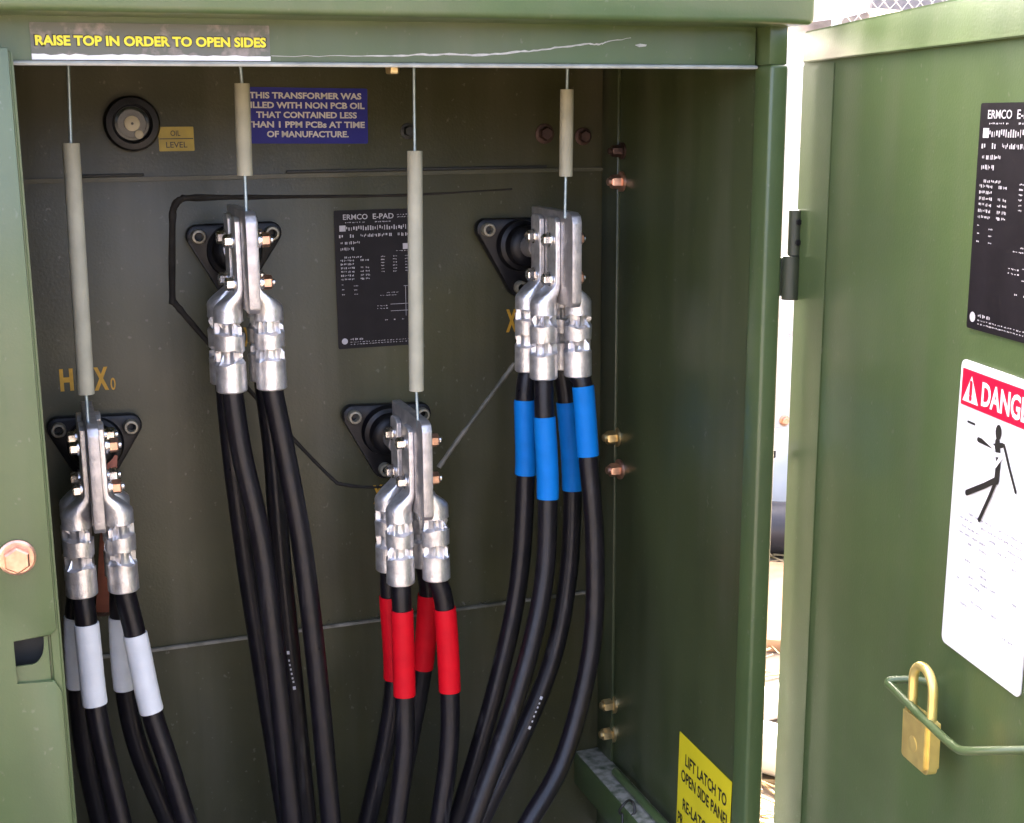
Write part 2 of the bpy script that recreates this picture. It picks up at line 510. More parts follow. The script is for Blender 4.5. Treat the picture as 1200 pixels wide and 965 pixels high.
# left front panel (closed) with latch cut-out
def front_panel():
    zt = Z_HB + .0135
    def q(px, py):
        return PY(px, py, D)
    xl = X_L
    # outline (in the front plane) with a notch where the latch sits
    n1 = q(60, 746); n2 = q(66, 738); m1 = q(14, 751); m2 = q(16, 804); n3 = q(58, 801); n4 = q(66, 812)
    z1, z2, xm = m1.z, m2.z, m1.x
    out = [(XW, Z_BOT + .003), (xl, Z_BOT + .003), (xl, n4.z), (xl - .006, z2), (xm, z2), (xm, z1), (xl - .006, z1), (xl, n2.z), (xl, zt), (XW, zt)]
    bm = bmesh.new()
    add_prism(bm, [(x, D, z) for x, z in out], (0, .003, 0))
    bmesh.ops.bevel(bm, geom=bm.edges[:], offset=.0012, segments=2, affect='EDGES', profile=0.5)
    p = finish(bm, 'front_panel', M_GREEN, cab, 40)
    # rounded inner edge return
    bm = bmesh.new()
    add_box(bm, (xl - .008, D + .004, Z_BOT + .003), (xl + .0035, D + .012, zt - .001))
    bmesh.ops.bevel(bm, geom=bm.edges[:], offset=.0025, segments=3, affect='EDGES')
    finish(bm, 'panel_return', M_GREEN, p, 40)
    # recessed latch tongue with a half-round hole
    bm = bmesh.new()
    zc = (z1 + z2) / 2
    zh = z1 + (z2 - z1) * .62
    xa, xb = xm - .004, xl - .0085
    hole_x0, hole_x1 = xm + .002, q(53, 770).x
    rr = (hole_x1 - hole_x0) * .5
    pts = [(xa, z2 - .006), (xb, z2 - .006), (xb, z1 + .006), (hole_x1, z1 + .006)]
    for i in range(9):
        a = R(0 - 90 * i / 8)
        pts.append((hole_x1 - rr * .95 + rr * .95 * math.cos(a), (z1 - .006) - abs(zh - z1 + .006) * (-math.sin(a)) ))
    pts += [(hole_x0 - .004, zh), (xa, zh)]
    add_prism(bm, [(x, D + .0035, z) for x, z in pts], (0, .0025, 0))
    finish(bm, 'latch_plate', M_GREEN, p, 40)
    box('hole_shade', (xm - .01, D + .026, z2 - .01), (xl - .01, D + .03, z1 + .01), M_DARK, p, 0)  # dark sheet painting the shade inside the latch hole
    # captive bolt
    c = q(20, 653)
    bm = bmesh.new()
    add_lathe(bm, c - Vector((0, .0, 0)), (0, -1, 0), [(0, .0165), (.0025, .0165), (.004, .0145)], 28)
    hexhead(bm, c - Vector((0, .004, 0)), (0.0, -1, 0.0), .0122, .010)
    finish(bm, 'latch_bolt', M_BRONZE, p, 30)
front_panel()

# seams and weld beads on the tank wall
def tank_details():
    def w(px, py, off=0.0):
        return PY(px, py, YB - off)
    z = w(350, 205).z
    bm = bmesh.new()
    add_box(bm, (XW + .03, YB - .004, z - .0035), (XR - .001, YB - .0001, z + .0015))
    finish(bm, 'upper_seam', M_TANKSHADE, cab)
    for a, b in ((88, 168), (335, 640)):
        pa, pb = w(a, 200), w(b, 198)
        box('seam_strip', (pa.x, YB - .0035, z + .0022), (pb.x, YB - .0002, z + .0055), M_DARK, cab, .0008)
    def bead(name, px, r=.0024, mat=M_SEAL):
        pts = smooth_path([w(x, y, -.0004) for x, y in px], 6)
        bm = bmesh.new()
        n = len(pts) - 1
        rl = [r] * len(px) if not isinstance(r, tuple) else r
        rv = lambda t: rl[int(t)] + (rl[min(int(t) + 1, len(rl) - 1)] - rl[int(t)]) * (t - int(t))
        add_tube(bm, pts, [rv(i / n * (len(rl) - 1)) * random.uniform(.85, 1.15) for i in range(n + 1)], 8)
        return finish(bm, name, mat, cab, 60)
    bead('weld_bead', [(600, 222), (470, 229), (330, 231), (230, 232), (212, 234), (204, 243), (202, 262), (202, 348), (207, 358), (240, 397), (290, 455), (345, 516), (388, 560), (402, 568), (440, 571), (495, 566), (512, 552)], (.0012, .0018, .0026, .0040, .0042, .0044, .0044, .0044, .0042, .0034, .0030, .0026, .0026, .0028, .0020, .0016, .0014))
    bead('weld_bead', [(514, 548), (535, 518), (560, 484), (580, 457), (603, 426)], .0036, M_LITSEAM)  # right diagonal, its light-facing side painted paler
    zz = w(350, 738).z
    bm = bmesh.new()
    add_box(bm, (XW + .03, YB - .007, zz - .002), (XR - .001, YB - .0001, zz + .002))
    bmesh.ops.bevel(bm, geom=bm.edges[:], offset=.0012, segments=2, affect='EDGES')
    finish(bm, 'lower_seam', M_LITSEAM, cab, 40)  # light on the seam's upper side is painted in
    # specks of weld spatter along the lower seam
    bm = bmesh.new()
    for k in range(46):
        p = w(random.uniform(372, 450), 0) if False else w(random.uniform(372, 640), 728)
        p.z = zz + random.uniform(.003, .007); p.y = YB
        bmesh.ops.create_icosphere(bm, subdivisions=1, radius=random.uniform(.0008, .0018), matrix=Matrix.Translation(p))
    o = finish(bm, 'weld_spatter', M_TANKSHADE, cab)
    o['kind'] = 'stuff'
    # bolts on the tank wall
    for px, py, s in ((638, 157, .009), (683, 160, .008), (478, 154, .007), (120, 708, .011)):
        bm = bmesh.new()
        bolt_mesh(bm, w(px, py), (0, -1, 0), s, .009)
        finish(bm, 'wall_bolt', M_DARK if px == 478 else M_DARKBR, cab, 30)
    # oil gauge
    c = w(154, 145)
    g = lathe('oil_gauge', c, (0, -1, 0), [(0, .032), (.012, .032), (.017, .0295), (.018, .023), (.012, .0215), (.011, .020), (.006, .019)], M_BLACKPL, cab, 40)
    lathe('gauge_ring', c - Vector((0, .006, 0)), (0, -1, 0), [(0, .0195), (.003, .0195), (.0035, .0165), (.001, .016)], M_GLASS, g, 36)
    lathe('gauge_dial', c - Vector((0, .0065, 0)), (0, -1, 0), [(0, .0088), (.004, .0088), (.0045, .0078), (.0046, .003), (.006, .0028), (.006, .0005)], M_DIAL, g, 30)
    bm = bmesh.new()
    add_lathe(bm, c - Vector((0, .0127, 0)), (0, -1, 0), [(0, .0016), (.0006, .0016)], 12)
    finish(bm, 'gauge_pivot', M_INK, g)
    bm = bmesh.new()
    p1 = w(163, 158, .008)
    add_lathe(bm, p1, (0, -1, 0), [(0, .005), (.002, .005), (.003, .003)], 16)
    finish(bm, 'gauge_pointer', M_DIAL, g, 40)
tank_details()

# bolts on the right wall
for px, py, s, mt in ((730, 177, .0075, M_DARKBR), (729, 213, .0092, M_BRONZE), (723, 512, .0095, M_BRASS), (727, 550, .0095, M_BRONZE), (719, 825, .0095, M_BRASS), (718, 859, .0095, M_BRASS)):
    bm = bmesh.new()
    bolt_mesh(bm, PX(px, py, XR + .002), (-1, 0, 0), s, .013)
    add_lathe(bm, PX(px, py, XR + .002) + Vector((-.014, 0, 0)), (-1, 0, 0), [(0, s * .55), (.006, s * .55), (.007, s * .4)], 12)
    finish(bm, 'side_bolt', mt, cab, 30)
# corner angle that joins tank wall and side wall
box('corner_angle', (XR - .003, YB - .05, Z_BOT + .004), (XR + .0015, YB - .0005, Z_HB + .06), M_GREENSHADE, cab, .001)
bm = bmesh.new()
bolt_mesh(bm, Vector((X_J1, D + .017, PY(912, 530, D + .017).z)), (1, 0, 0), .008, .006)
finish(bm, 'jamb_bolt', M_HOSE, cab, 30)
bm = bmesh.new()
bolt_mesh(bm, PY(460, 76, HY + .03), (0, 0, -1), .007, .007)
finish(bm, 'header_bolt', M_BRASS, cab, 30)
# ceiling of the compartment
box('ceiling_plate', (XW + .032, D + .037, Z_TOP - .035), (XR - .004, YB - .022, Z_TOP - .03), M_TANKSHADE, cab, .0005)

# low side ledge with rod along the right wall
def ledge():
    pb = PX(703, 876, XR)
    zl = pb.z
    x0 = PZ(676, 879, zl).x
    o = box('side_ledge', (XR - .038, D + .06, zl - .004), (XR - .0005, YB - .002, zl), M_WORN, cab, .001)
    box('ledge_skirt', (XR - .040, D + .06, zl - .05), (XR - .0365, YB - .002, zl - .001), M_GREEN, o, .001)
    y1, y2 = YB - .09, D + .08
    tube('ledge_rod', [(XR - .014, y1, zl + .006), (XR - .014, y2, zl + .006)], .006, M_GREEN, o, 12)
    p = PZ(735, 948, zl + .008)
    ring = [p + Vector((.011 * math.cos(R(a)), 0.003 * math.sin(R(a * 2)), .011 * math.sin(R(a)))) for a in range(-60, 250, 20)]
    tube('tie_wrap', smooth_path(ring + [p + Vector((-.012, -.01, -.03))], 3), .0018, M_INK, o, 8)
    return o
ledge()

# hinge between jamb and door
def hinge():
    yk = D - .004
    a, b, c = PY(927, 247, yk), PY(926, 300, yk), PY(925, 351, yk)
    xh = (X_J1 + PY(931, 300, D).x) / 2 + .001
    h = lathe('hinge', (xh, yk, c.z), (0, 0, 1), [(0, .009), (b.z - c.z, .009)], M_HINGE, cab, 20)
    lathe('hinge_knuckle', (xh + .003, yk, b.z + .0006), (0, 0, 1), [(0, .007), (a.z - b.z, .007)], M_HINGE, h, 20)
    box('hinge_leaf', (X_J1 - .001, yk + .006, c.z + .003), (xh, yk + .010, b.z - .002), M_HINGE, h, .0008)
    for zf in (.3, .75):
        bm = bmesh.new()
        hexhead(bm, Vector((xh + .003, yk - .0068, b.z + (a.z - b.z) * zf)), (0, -1, 0), .0035, .002)
        finish(bm, 'hinge_rivet', M_BLACKPL, h, 30)
hinge()

# scratch on the header and the weld scar
def scratch():
    bm = bmesh.new()
    px = [(318, 66, 1.2), (400, 66, 1.0), (470, 65, 2.6), (520, 64, 3), (560, 65, 3.2), (600, 62, 3.0), (630, 59, 2.6), (660, 55, 2.6), (690, 52, 2.2), (703, 52, 2.6), (712, 49, 1.6), (745, 44, .6)]
    pts = []
    for (x0, y0, w0), (x1, y1, w1) in zip(px, px[1:]):
        for k in range(6):
            t = k / 6
            pts.append((x0 + (x1 - x0) * t, y0 + (y1 - y0) * t + random.uniform(-.7, .7), (w0 + (w1 - w0) * t) * random.uniform(.5, 1.0)))
    up = vs(bm, [PY(x, y - w / 2, HY - .0007) for x, y, w in pts])
    dn = vs(bm, [PY(x, y + w / 2, HY - .0007) for x, y, w in pts])
    for i in range(len(pts) - 1):
        bm.faces.new((up[i], up[i + 1], dn[i + 1], dn[i]))
    u = vs(bm, [PY(x, y, HY - .0007) for x, y in ((744, 53), (750, 51.5), (758, 52.5), (757, 54.5), (749, 55.5))])
    bm.faces.new(u)
    ink(bm, 'scratch', M_BARE, cab)
scratch()

# ------------------------------------------------------------------ labels stuck on the cabinet
def rect_on(fn, x0, y0, x1, y1):
    """axis-aligned rectangle in a plane of constant Y from two image corners"""
    a, b = fn(x0, y0), fn(x1, y1)
    return Flat(a, (1, 0, 0), (0, 0, -1), b.x - a.x, a.z - b.z)
def labels():
    # header label
    f = rect_on(lambda x, y: PY(x, y, HY - .0004), 34, 26, 317, 72.5)
    o = f.sheet('warning_label', M_FILM, cab, .001, .0005)
    bm = bmesh.new(); 
    f.add_text(bm, 'RAISE TOP IN ORDER TO OPEN SIDES', .013, .988, .31, .64, .0009, .07)
    ink(bm, 'lettering_outline', M_INK, o)
    bm = bmesh.new()
    f.add_text(bm, 'RAISE TOP IN ORDER TO OPEN SIDES', .018, .983, .335, .615, .0013, .042)
    ink(bm, 'lettering', M_YTEXT, o)
    bm = bmesh.new()
    n = 40
    up = [(i / n, .84 + random.uniform(-.02, .03)) for i in range(n + 1)]
    add_prism(bm, [f.p(x, y, .0006) for x, y in up] + [f.p(1, .985, .0006), f.p(0, .985, .0006)], f.n * .0004)
    finish(bm, 'white_strip', M_SIGN, o)
    # blue label
    f = rect_on(lambda x, y: PY(x, y, YB - .0006), 284, 102, 432, 166.5)
    f.ux = Vector((math.cos(R(.8)), 0, -math.sin(R(.8)))); f.uy = Vector((-math.sin(R(.8)), 0, -math.cos(R(.8))))
    o = f.sheet('blue_label', M_BLUEL, cab, .002, .0005)
    bm = bmesh.new()
    rows = (('THIS TRANSFORMER WAS', .05, .95), ('FILLED WITH NON PCB OIL', .02, .975), ('THAT CONTAINED LESS', .10, .91), ('THAN 1 PPM PCBs AT TIME', .02, .975), ('OF MANUFACTURE.', .18, .84))
    for i, (s, a, b) in enumerate(rows):
        f.add_text(bm, s, a, b, .085 + i * .172, .085 + i * .172 + .115, .0009, .035)
    ink(bm, 'lettering', M_PALE, o)
    # oil level label
    f = rect_on(lambda x, y: PY(x, y, YB - .0006), 185, 149, 228, 177)
    o = f.sheet('oil_level_label', M_OILL, cab, .001, .0005)
    bm = bmesh.new()
    f.add_text(bm, 'OIL', .34, .62, .15, .38, .0009, .01)
    f.add_text(bm, 'LEVEL', .2, .8, .62, .86, .0009, .01)
    f.add_bar(bm, 0.02, .98, .47, .51, .0009)
    ink(bm, 'lettering', M_INK, o)
    # stencilled terminal marks
    def stencil(s, x0, y0, x1, y1, bold=.045):
        f = rect_on(lambda x, y: PY(x, y, YB - .0008), x0, y0, x1, y1)
        bm = bmesh.new()
        f.add_text(bm, s, 0, 1, 0, 1, 0, bold)
        ink(bm, 'terminal_mark', M_AMBER, cab)
    stencil('H', 69, 433, 87, 458); stencil('0', 92, 443, 100, 458, .01); stencil('X', 109, 431, 128, 457); stencil('0', 129, 443, 136, 457, .01)
    stencil('X', 593, 363, 606, 389); stencil('X', 437, 569, 449, 590); stencil('X', 285, 384, 296, 406)
    # yellow label on the right wall
    a = PX(797, 857, XR + .001); b = PX(858, 917, XR + .001)
    d = (b - a)
    f = Flat(a, d, Vector((0, d.z, -d.y)) if d.y < 0 else (0, 0, -1), d.length, .17)
    if f.uy.z > 0:
        f.uy = -f.uy
    f.n = Vector((-1, 0, 0))
    o = f.sheet('latch_label', M_YELLOW, cab, .001, .0006)
    hh = .0165 / f.h
    for i, (s, x0, x1, y0) in enumerate((('LIFT LATCH TO', .14, .93, .010), ('OPEN SIDE PANEL', .07, 1.0, .0345), ('RE-LATCH', .12, .66, .073), ('PR', .03, .14, .0975))):
        bm = bmesh.new()
        f.add_text(bm, s, x0, min(x1, .985), y0 / f.h + .012 / f.h, y0 / f.h + .012 / f.h + hh, .0011, .02)
        ink(bm, 'lettering', M_INK, o)
labels()

def nameplate(f, parent, name='name_plate'):
    o = f.sheet(name, M_PLATE, parent, .002, .0009)
    bm = bmesh.new()
    L = .0014
    rnd = random.Random(3)
    f.add_text(bm, 'ERMCO', .10, .38, .030, .068, L, .012)
    f.add_text(bm, 'E-PAD', .44, .68, .030, .068, L, .012)
    def dashes(x0, x1, y0, y1, n):
        w = (x1 - x0) / n
        for k in range(n):
            xa, xb = x0 + k * w + w * .12 * rnd.random(), x0 + k * w + w * rnd.uniform(.70, .95)
            nl = max(1, int((xb - xa) / .0125))
            for j in range(nl):
                lw = (xb - xa) / nl
                hgt = (y1 - y0)
                f.add_bar(bm, xa + j * lw, xa + j * lw + lw * rnd.uniform(.35, .8), y0 + hgt * rnd.choice((0, 0, .15, .3)), y1 - hgt * rnd.choice((0, 0, .2, .35)), L)
    dashes(.72, .95, .037, .045, 7); dashes(.72, .95, .054, .062, 6)
    dashes(.12, .36, .084, .092, 6); dashes(.46, .66, .084, .092, 5)
    f.add_bar(bm, .055, .125, .108, .150, L); f.add_bar(bm, .85, .92, .108, .150, L)
    dashes(.13, .84, .113, .146, 26)
    dashes(.045, .11, .172, .196, 2); dashes(.17, .23, .172, .196, 2); dashes(.29, .66, .172, .194, 9); dashes(.72, .90, .172, .196, 4)
    dashes(.06, .30, .222, .243, 5); dashes(.06, .22, .266, .288, 4)
    f.add_bar(bm, .78, .95, .250, .292, L); dashes(.70, .98, .300, .305, 9)
    dashes(.10, .32, .330, .343, 5)
    for k in range(6):
        dashes(.055, .22, .352 + k * .027, .366 + k * .027, 4)
        if k != 1: dashes(.28, .40, .352 + k * .027, .366 + k * .027, 2)
        dashes(.52, .58, .335 + k * .022, .343 + k * .022, 1); dashes(.66, .72, .335 + k * .022, .343 + k * .022, 1); dashes(.80, .86, .335 + k * .022, .343 + k * .022, 1)
    for k in range(3):
        dashes(.06, .10, .53 + k * .035, .537 + k * .035, 1); dashes(.20, .26, .54 + k * .03, .547 + k * .03, 1)
    dashes(.58, .74, .60, .607, 3); dashes(.5, .70, .62, .626, 6)
    f.add_stroke(bm, [(.78, .56), (.95, .56)], .0005, L); f.add_stroke(bm, [(.62, .69), (.95, .69)], .0005, L); f.add_stroke(bm, [(.62, .74), (.95, .74)], .0005, L)
    f.add_stroke(bm, [(.80, .56), (.80, .78)], .0005, L); f.add_stroke(bm, [(.90, .56), (.90, .78)], .0005, L)
    dashes(.46, .60, .695, .702, 4); dashes(.46, .60, .715, .722, 4)
    for k in range(4): dashes(.55 + k * .1, .59 + k * .1, .80, .808, 1)
    dashes(.14, .30, .925, .940, 3); dashes(.14, .92, .951, .957, 22); dashes(.14, .92, .967, .973, 22)
    c = (.075, .945)
    f.add_poly(bm, [(c[0] + .035 * math.cos(t), c[1] + .035 * f.w / f.h * math.sin(t)) for t in (2 * math.pi * k / 14 for k in range(14))], L)
    ink(bm, 'plate_print', M_PRINT, o)['kind'] = 'stuff'
    return o
nameplate(rect_on(lambda x, y: PY(x, y, YB - .0006), 391, 247, 496, 403), cab)

# ------------------------------------------------------------------ terminals and cables
YF = 1.475            # front edge of the terminal spades
SP_D, SP_H, SP_T = .118, .0, .0125
# (spade front-left-top pixel, bottom pixel, flange bolt pixels)
TERMS = {
    'white': dict(x=101, ytop=500, ybot=629, bolts=((68, 500), (152, 496), (112, 566))),
    'bare': dict(x=287, ytop=249, ybot=370, bolts=((230, 276), (315, 272), (272, 342))),
    'red': dict(x=494.5, ytop=496, ybot=613, bolts=((411, 485), (490, 482), (447, 546))),
    'blue': dict(x=671, ytop=250, ybot=362, bolts=((566, 268), (644, 266), (604, 335))),
}
FINS = ([(k * .92 + .2 * math.sin(k * 2.3), .10 + .03 * (k % 3)) for k in range(7)], [(k * .80 + .4 + .2 * math.sin(k * 1.7), .09 + .04 * (k % 2)) for k in range(8)])
def lug_mesh(s, seed=0):
    """crimp lug: flat tongue against the spade (x=0), barrel below. s=-1 left of the spade, +1 right"""
    bm = bmesh.new()
    rl = random.Random(seed)
    FINS = [[(k * rl.uniform(.75, 1.0) + rl.uniform(-.15, .15), rl.uniform(.07, .15)) for k in range(8)] for _ in range(2)]
    ph = [rl.uniform(0, 6) for _ in range(4)]
    cj = [rl.uniform(-.003, .003), rl.uniform(-.003, .003)]
    SEG = 72
    secs = []
    def sec(z, cx, a, b, n, crimp=0.0):
        secs.append((z, cx, a, b, n, crimp))
    T, W = .0036, .0155
    sec(0.0, T, T * .7, .009, 7); sec(-.0015, T, T, .012, 7); sec(-.005, T, T, W, 7); sec(-.05, T, T, W, 7); sec(-.078, T, T, W, 7)
    for k in range(1, 9):
        t = k / 8
        e = t * t * (3 - 2 * t)
        sec(-.078 - .026 * t, T + (.0165 - T) * e, T + (.0165 - T) * e, W + (.0165 - W) * e, 7 - 5 * min(1, t * 1.4))
    r = .0165
    zb = -.104
    sec(zb - .010, r, r, r, 2)
    for c in (zb - .0155 + cj[0], zb - .048 + cj[1]):
        sec(c, r, r * 1.02, r * 1.02, 2); sec(c - .0014, r, r, r, 2, 1); sec(c - .006, r, r, r, 2, 1.15); sec(c - .0125, r, r, r, 2, 1); sec(c - .015, r, r * 1.05, r * 1.05, 2)
        sec(c - .021, r, r * 1.04, r * 1.04, 2)
    sec(zb - .088, r, r * 1.06, r * 1.06, 2); sec(zb - .0925, r, r * 1.06, r * 1.06, 2); sec(zb - .094, r, r * .97, r * .97, 2); sec(zb - .094, r, r * .72, r * .72, 2)
    rings = []
    for z, cx, a, b, n, cr in secs:
        pts = []
        for k in range(SEG):
            th = 2 * math.pi * k / SEG
            c, q = math.cos(th), math.sin(th)
            f = 1.0
            if cr:
                fin = 0.0
                for fa, fwd in FINS[int(z * 1000) % 2]:
                    dd = abs((th - fa + math.pi) % (2 * math.pi) - math.pi)
                    fin = max(fin, math.exp(-(dd / fwd) ** 2))
                f = 1 - cr * (.32 - .33 * fin)
            x = a * f * math.copysign(abs(c) ** (2 / n), c)
            y = b * f * math.copysign(abs(q) ** (2 / n), q)
            zw = .0013 * math.sin(2 * th + ph[0] + z * 300) + .0008 * math.sin(5 * th + ph[1]) if z < -.118 and z > -.19 else 0.0
            pts.append((s * (cx + x), y, z + zw))
        rings.append(vs(bm, pts))
    for p, q in zip(rings, rings[1:]):
        for k in range(SEG):
            bm.faces.new((p[k], p[(k + 1) % SEG], q[(k + 1) % SEG], q[k]))
    bm.faces.new(rings[0]); bm.faces.new(rings[-1])
    bmesh.ops.recalc_face_normals(bm, faces=bm.faces[:])
    me = bpy.data.meshes.new('lug')
    bm.to_mesh(me); bm.free()
    for p in me.polygons: p.use_smooth = True
    me.set_sharp_from_angle(angle=R(32))
    me.materials.append(M_LUG)
    return me
LUGS = {(sd, k): lug_mesh(sd, k * 2 + sd) for sd in (-1, 1) for k in range(4)}
LUG_LEN = .104 + .094
ROWS = (.029, .077)                     # bolt rows below the spade top
LUG_Y = (.052, .106)                    # front and rear lug column behind the spade front edge
TPOS = {}
def terminal(key, label):
    d = TERMS[key]
    p0 = PY(d['x'], d['ytop'], YF); p1 = PY(d['x'], d['ybot'], YF)
    xs = p0.x; zt, zb = p0.z, p1.z
    t = thing('terminal_bushing', label, 'terminal', (xs + SP_T / 2, YF + .07, zt), 'low voltage terminals')
    base = Vector(t.location)
    def L(v): return Vector(v) - base
    # spade
    y0, y1 = YF, YF + SP_D + .02
    c = .012
    outline = [(y0, zt - c), (y0 + c * .3, zt - c * .3), (y0 + c, zt), (y1, zt), (y1, zb + .02), (y1 - .02, zb), (y0 + c * .5, zb), (y0, zb + c * .5)]
    prism('spade', [L((xs, y, z)) for y, z in outline], (SP_T, 0, 0), M_SPADE, t, .0016, 2)
    # flange on the tank wall
    B = [PY(x, y, YB) for x, y in d['bolts']]
    cen = (B[0] + B[1] + B[2]) / 3
    hull = []
    for b in B:
        dr = (b - cen); a0 = math.atan2(dr.z, dr.x)
        for k in range(-4, 5):
            a = a0 + R(14 * k)
            hull.append((a0, k, b + Vector((math.cos(a), 0, math.sin(a))) * .0135))
    order = sorted(range(3), key=lambda i: math.atan2((B[i] - cen).z, (B[i] - cen).x))
    pts = []
    for i in order:
        pts += [h[2] for h in hull[i * 9:(i + 1) * 9]]
    prism('flange', [L((p.x, YB - .0002, p.z)) for p in pts], (0, -.016, 0), M_BLACKPL, t, .0025, 2)
    for b in B:
        bm = bmesh.new()
        add_lathe(bm, L((b.x, YB - .0165, b.z)), (0, -1, 0), [(0, .0088), (.009, .0088), (.0105, .0078), (.0108, .0056), (.0095, .0050), (0, .0050)], 20, False)
        finish(bm, 'flange_bolt', M_RING, t, 35)
    # insulator body and stem
    mid = Vector((xs + SP_T / 2, YF + SP_D + .005, (zt * .55 + zb * .45)))
    root = Vector((cen.x, YB - .016, cen.z + .004))
    ax = mid - root
    ln = ax.length
    lathe('insulator', L(root), ax, [(0, .034), (ln * .16, .032), (ln * .2, .027), (ln * .42, .026), (ln * .46, .024), (ln * .52, .018)], M_BLACKPL, t, 28)
    lathe('stem', L(root + ax * .5), ax, [(0, .0145), (ln * .44, .0145)], M_SPADE, t, 20)
    # through bolts with nuts
    for col in (0, 1):
        for row in ROWS:
            y = YF + LUG_Y[col]; z = zt - row - .006
            bm = bmesh.new()
            xl = xs - .0078
            add_lathe(bm, L((xl, y, z)), (-1, 0, 0), [(0, .0092), (.002, .0092), (.0022, .008)], 18)
            hexhead(bm, L((xl - .0022, y, z)), (-1, 0, 0), .0075, .008)
            xr = xs + SP_T + .0078
            add_lathe(bm, L((xr, y, z)), (1, 0, 0), [(0, .0095), (.0022, .0095), (.0025, .007), (.0045, .007)], 18)
            add_lathe(bm, L((xr + .014, y, z)), (1, 0, 0), [(0, .0042), (.003, .0042), (.0036, .0034)], 14)
            add_lathe(bm, L((xl - .001, y, z)), (1, 0, 0), [(0, .0041), (xr - xl + .0155, .0041)], 14)
            bo = finish(bm, 'bolt', M_BOLT, t, 30)
            bm = bmesh.new()
            hexhead(bm, L((xr + .0047, y, z)), (1, 0, 0), .0085, .0095)
            finish(bm, 'nut', M_BRONZE if col == 0 else M_BOLT, bo, 30)
    TPOS[key] = (xs, zt)
    if key == 'white':
        ys = YB - .035
        q = [PY(x, y, ys) for x, y in ((122, 532), (138, 534), (130, 718), (112, 718))]
        prism('ground_strap', [L(v) for v in q], (0, .003, 0), M_COPPER, t, .0006)
    return t
terminal('white', 'leftmost terminal, carrying the white-taped cables beside the left front panel')
terminal('bare', 'upper left terminal, carrying the plain black cables with no tape')
terminal('red', 'lower middle terminal, carrying the red-taped cables')
terminal('blue', 'upper right terminal, carrying the blue-taped cables')

CABLE_R = .0123
def cable(key, side, col, path, tape, label, print_at=None, rad=CABLE_R, depth_end=None, dz=0.0):
    """side -1/+1 of the spade, col 0 front / 1 rear, path = pixel polyline below the lug, tape = (pixel y0, y1) or None"""
    xs, zt = TPOS[key]
    x = xs if side < 0 else xs + SP_T
    y = YF + LUG_Y[col]
    ztop = zt - .008 - dz - (.006 if key == 'red' else 0)
    tip = Vector((x + side * .0165, y, ztop - LUG_LEN))
    t = thing('power_cable', label, 'cable', tip, 'cables on the %s terminal' % {'white': 'leftmost', 'bare': 'upper left', 'red': 'lower middle', 'blue': 'upper right'}[key])
    o = link('lug', LUGS[(side, ('white', 'bare', 'red', 'blue').index(key) if col == 0 else (('white', 'bare', 'red', 'blue').index(key) + 2) % 4)], t, Vector((x, y, ztop)) - tip)
    n = len(path)
    pts = [tip + Vector((0, 0, .014)), tip + Vector((0, 0, .002))]
    ye = depth_end if depth_end is not None else y
    for i, (a, b) in enumerate(path):
        pts.append(PY(a, b, y + (ye - y) * ((i + 1) / n) ** 1.5))
    last = pts[-1] + (pts[-1] - pts[-2]).normalized() * .04
    end = Vector((last.x + (last.x - pts[-2].x) * .5, last.y, Z_BOT - .004))
    pts += [last, end]
    pth = smooth_path([p - tip for p in pts], 10)
    bm = bmesh.new()
    add_tube(bm, pth, rad, 20)
    finish(bm, 'jacket', M_CABLE, t, 60)
    if tape:
        y0, y1, mt = tape
        z0 = PY(path[0][0], y0, y).z - tip.z
        z1 = PY(path[1][0], y1, y).z - tip.z
        seg = []
        for a, b in zip(pth, pth[1:]):
            for k in range(8):
                q = a.lerp(b, k / 8)
                if z1 <= q.z <= z0:
                    seg.append(q)
        if len(seg) > 3:
            rr = [rad * 1.10 + .00022 * ((seg[0] - q).length / .019 % 1.0) + .0003 for q in seg]
            rr[0] *= .985; rr[-1] *= .985
            tube('tape', seg, rr, mt, t, 24)
    if print_at:
        bm = bmesh.new()
        for k, (a, b) in enumerate(print_at):
            p = PY(a, b, y) - tip
            i = min(range(len(pth)), key=lambda j: (pth[j] - p).length)
            cdir = (C0 - (tip + pth[i])).normalized()
            tg = (pth[min(i + 1, len(pth) - 1)] - pth[i - 1]).normalized()
            side_v = tg.cross(cdir).normalized()
            nn = side_v.cross(tg).normalized()
            c = p - pth[i]
            lat = max(-.7, min(.7, c.dot(side_v) / rad))
            nrm = (side_v * lat + (cdir - tg * cdir.dot(tg)).normalized() * math.sqrt(1 - lat * lat)).normalized()
            e = tg.cross(nrm).normalized()
            cc = pth[i] + tg * (p - pth[i]).dot(tg) + nrm * (rad + .0004)
            sz = .0022 if k in (0, len(print_at) - 1) else .0013
            bm.faces.new(vs(bm, [cc - e * sz * .8 - tg * sz, cc + e * sz * .8 - tg * sz, cc + e * sz * .8 + tg * sz, cc - e * sz * .8 + tg * sz]))
        ink(bm, 'jacket_print', M_PALE, t)
    return t

# white terminal
cable('white', -1, 0, [(101, 729), (111, 822), (122, 880), (142, 965)], (729, 822, M_WHITE), 'front left white-taped cable, nearest the left front panel', depth_end=1.50)
cable('white', 1, 0, [(158, 742), (177, 831), (196, 890), (219, 965)], (741, 830, M_WHITE), 'front right white-taped cable, rightmost of the white-taped four', depth_end=1.50)
cable('white', -1, 1, [(89, 724), (92, 808), (100, 880), (118, 965)], (722, 806, M_WHITE), 'rear left white-taped cable half hidden behind the front left one', depth_end=1.59)
cable('white', 1, 1, [(141, 724), (147, 808), (163, 880), (198, 965)], (722, 808, M_WHITE), 'rear right white-taped cable between the two front white-taped ones', depth_end=1.59)
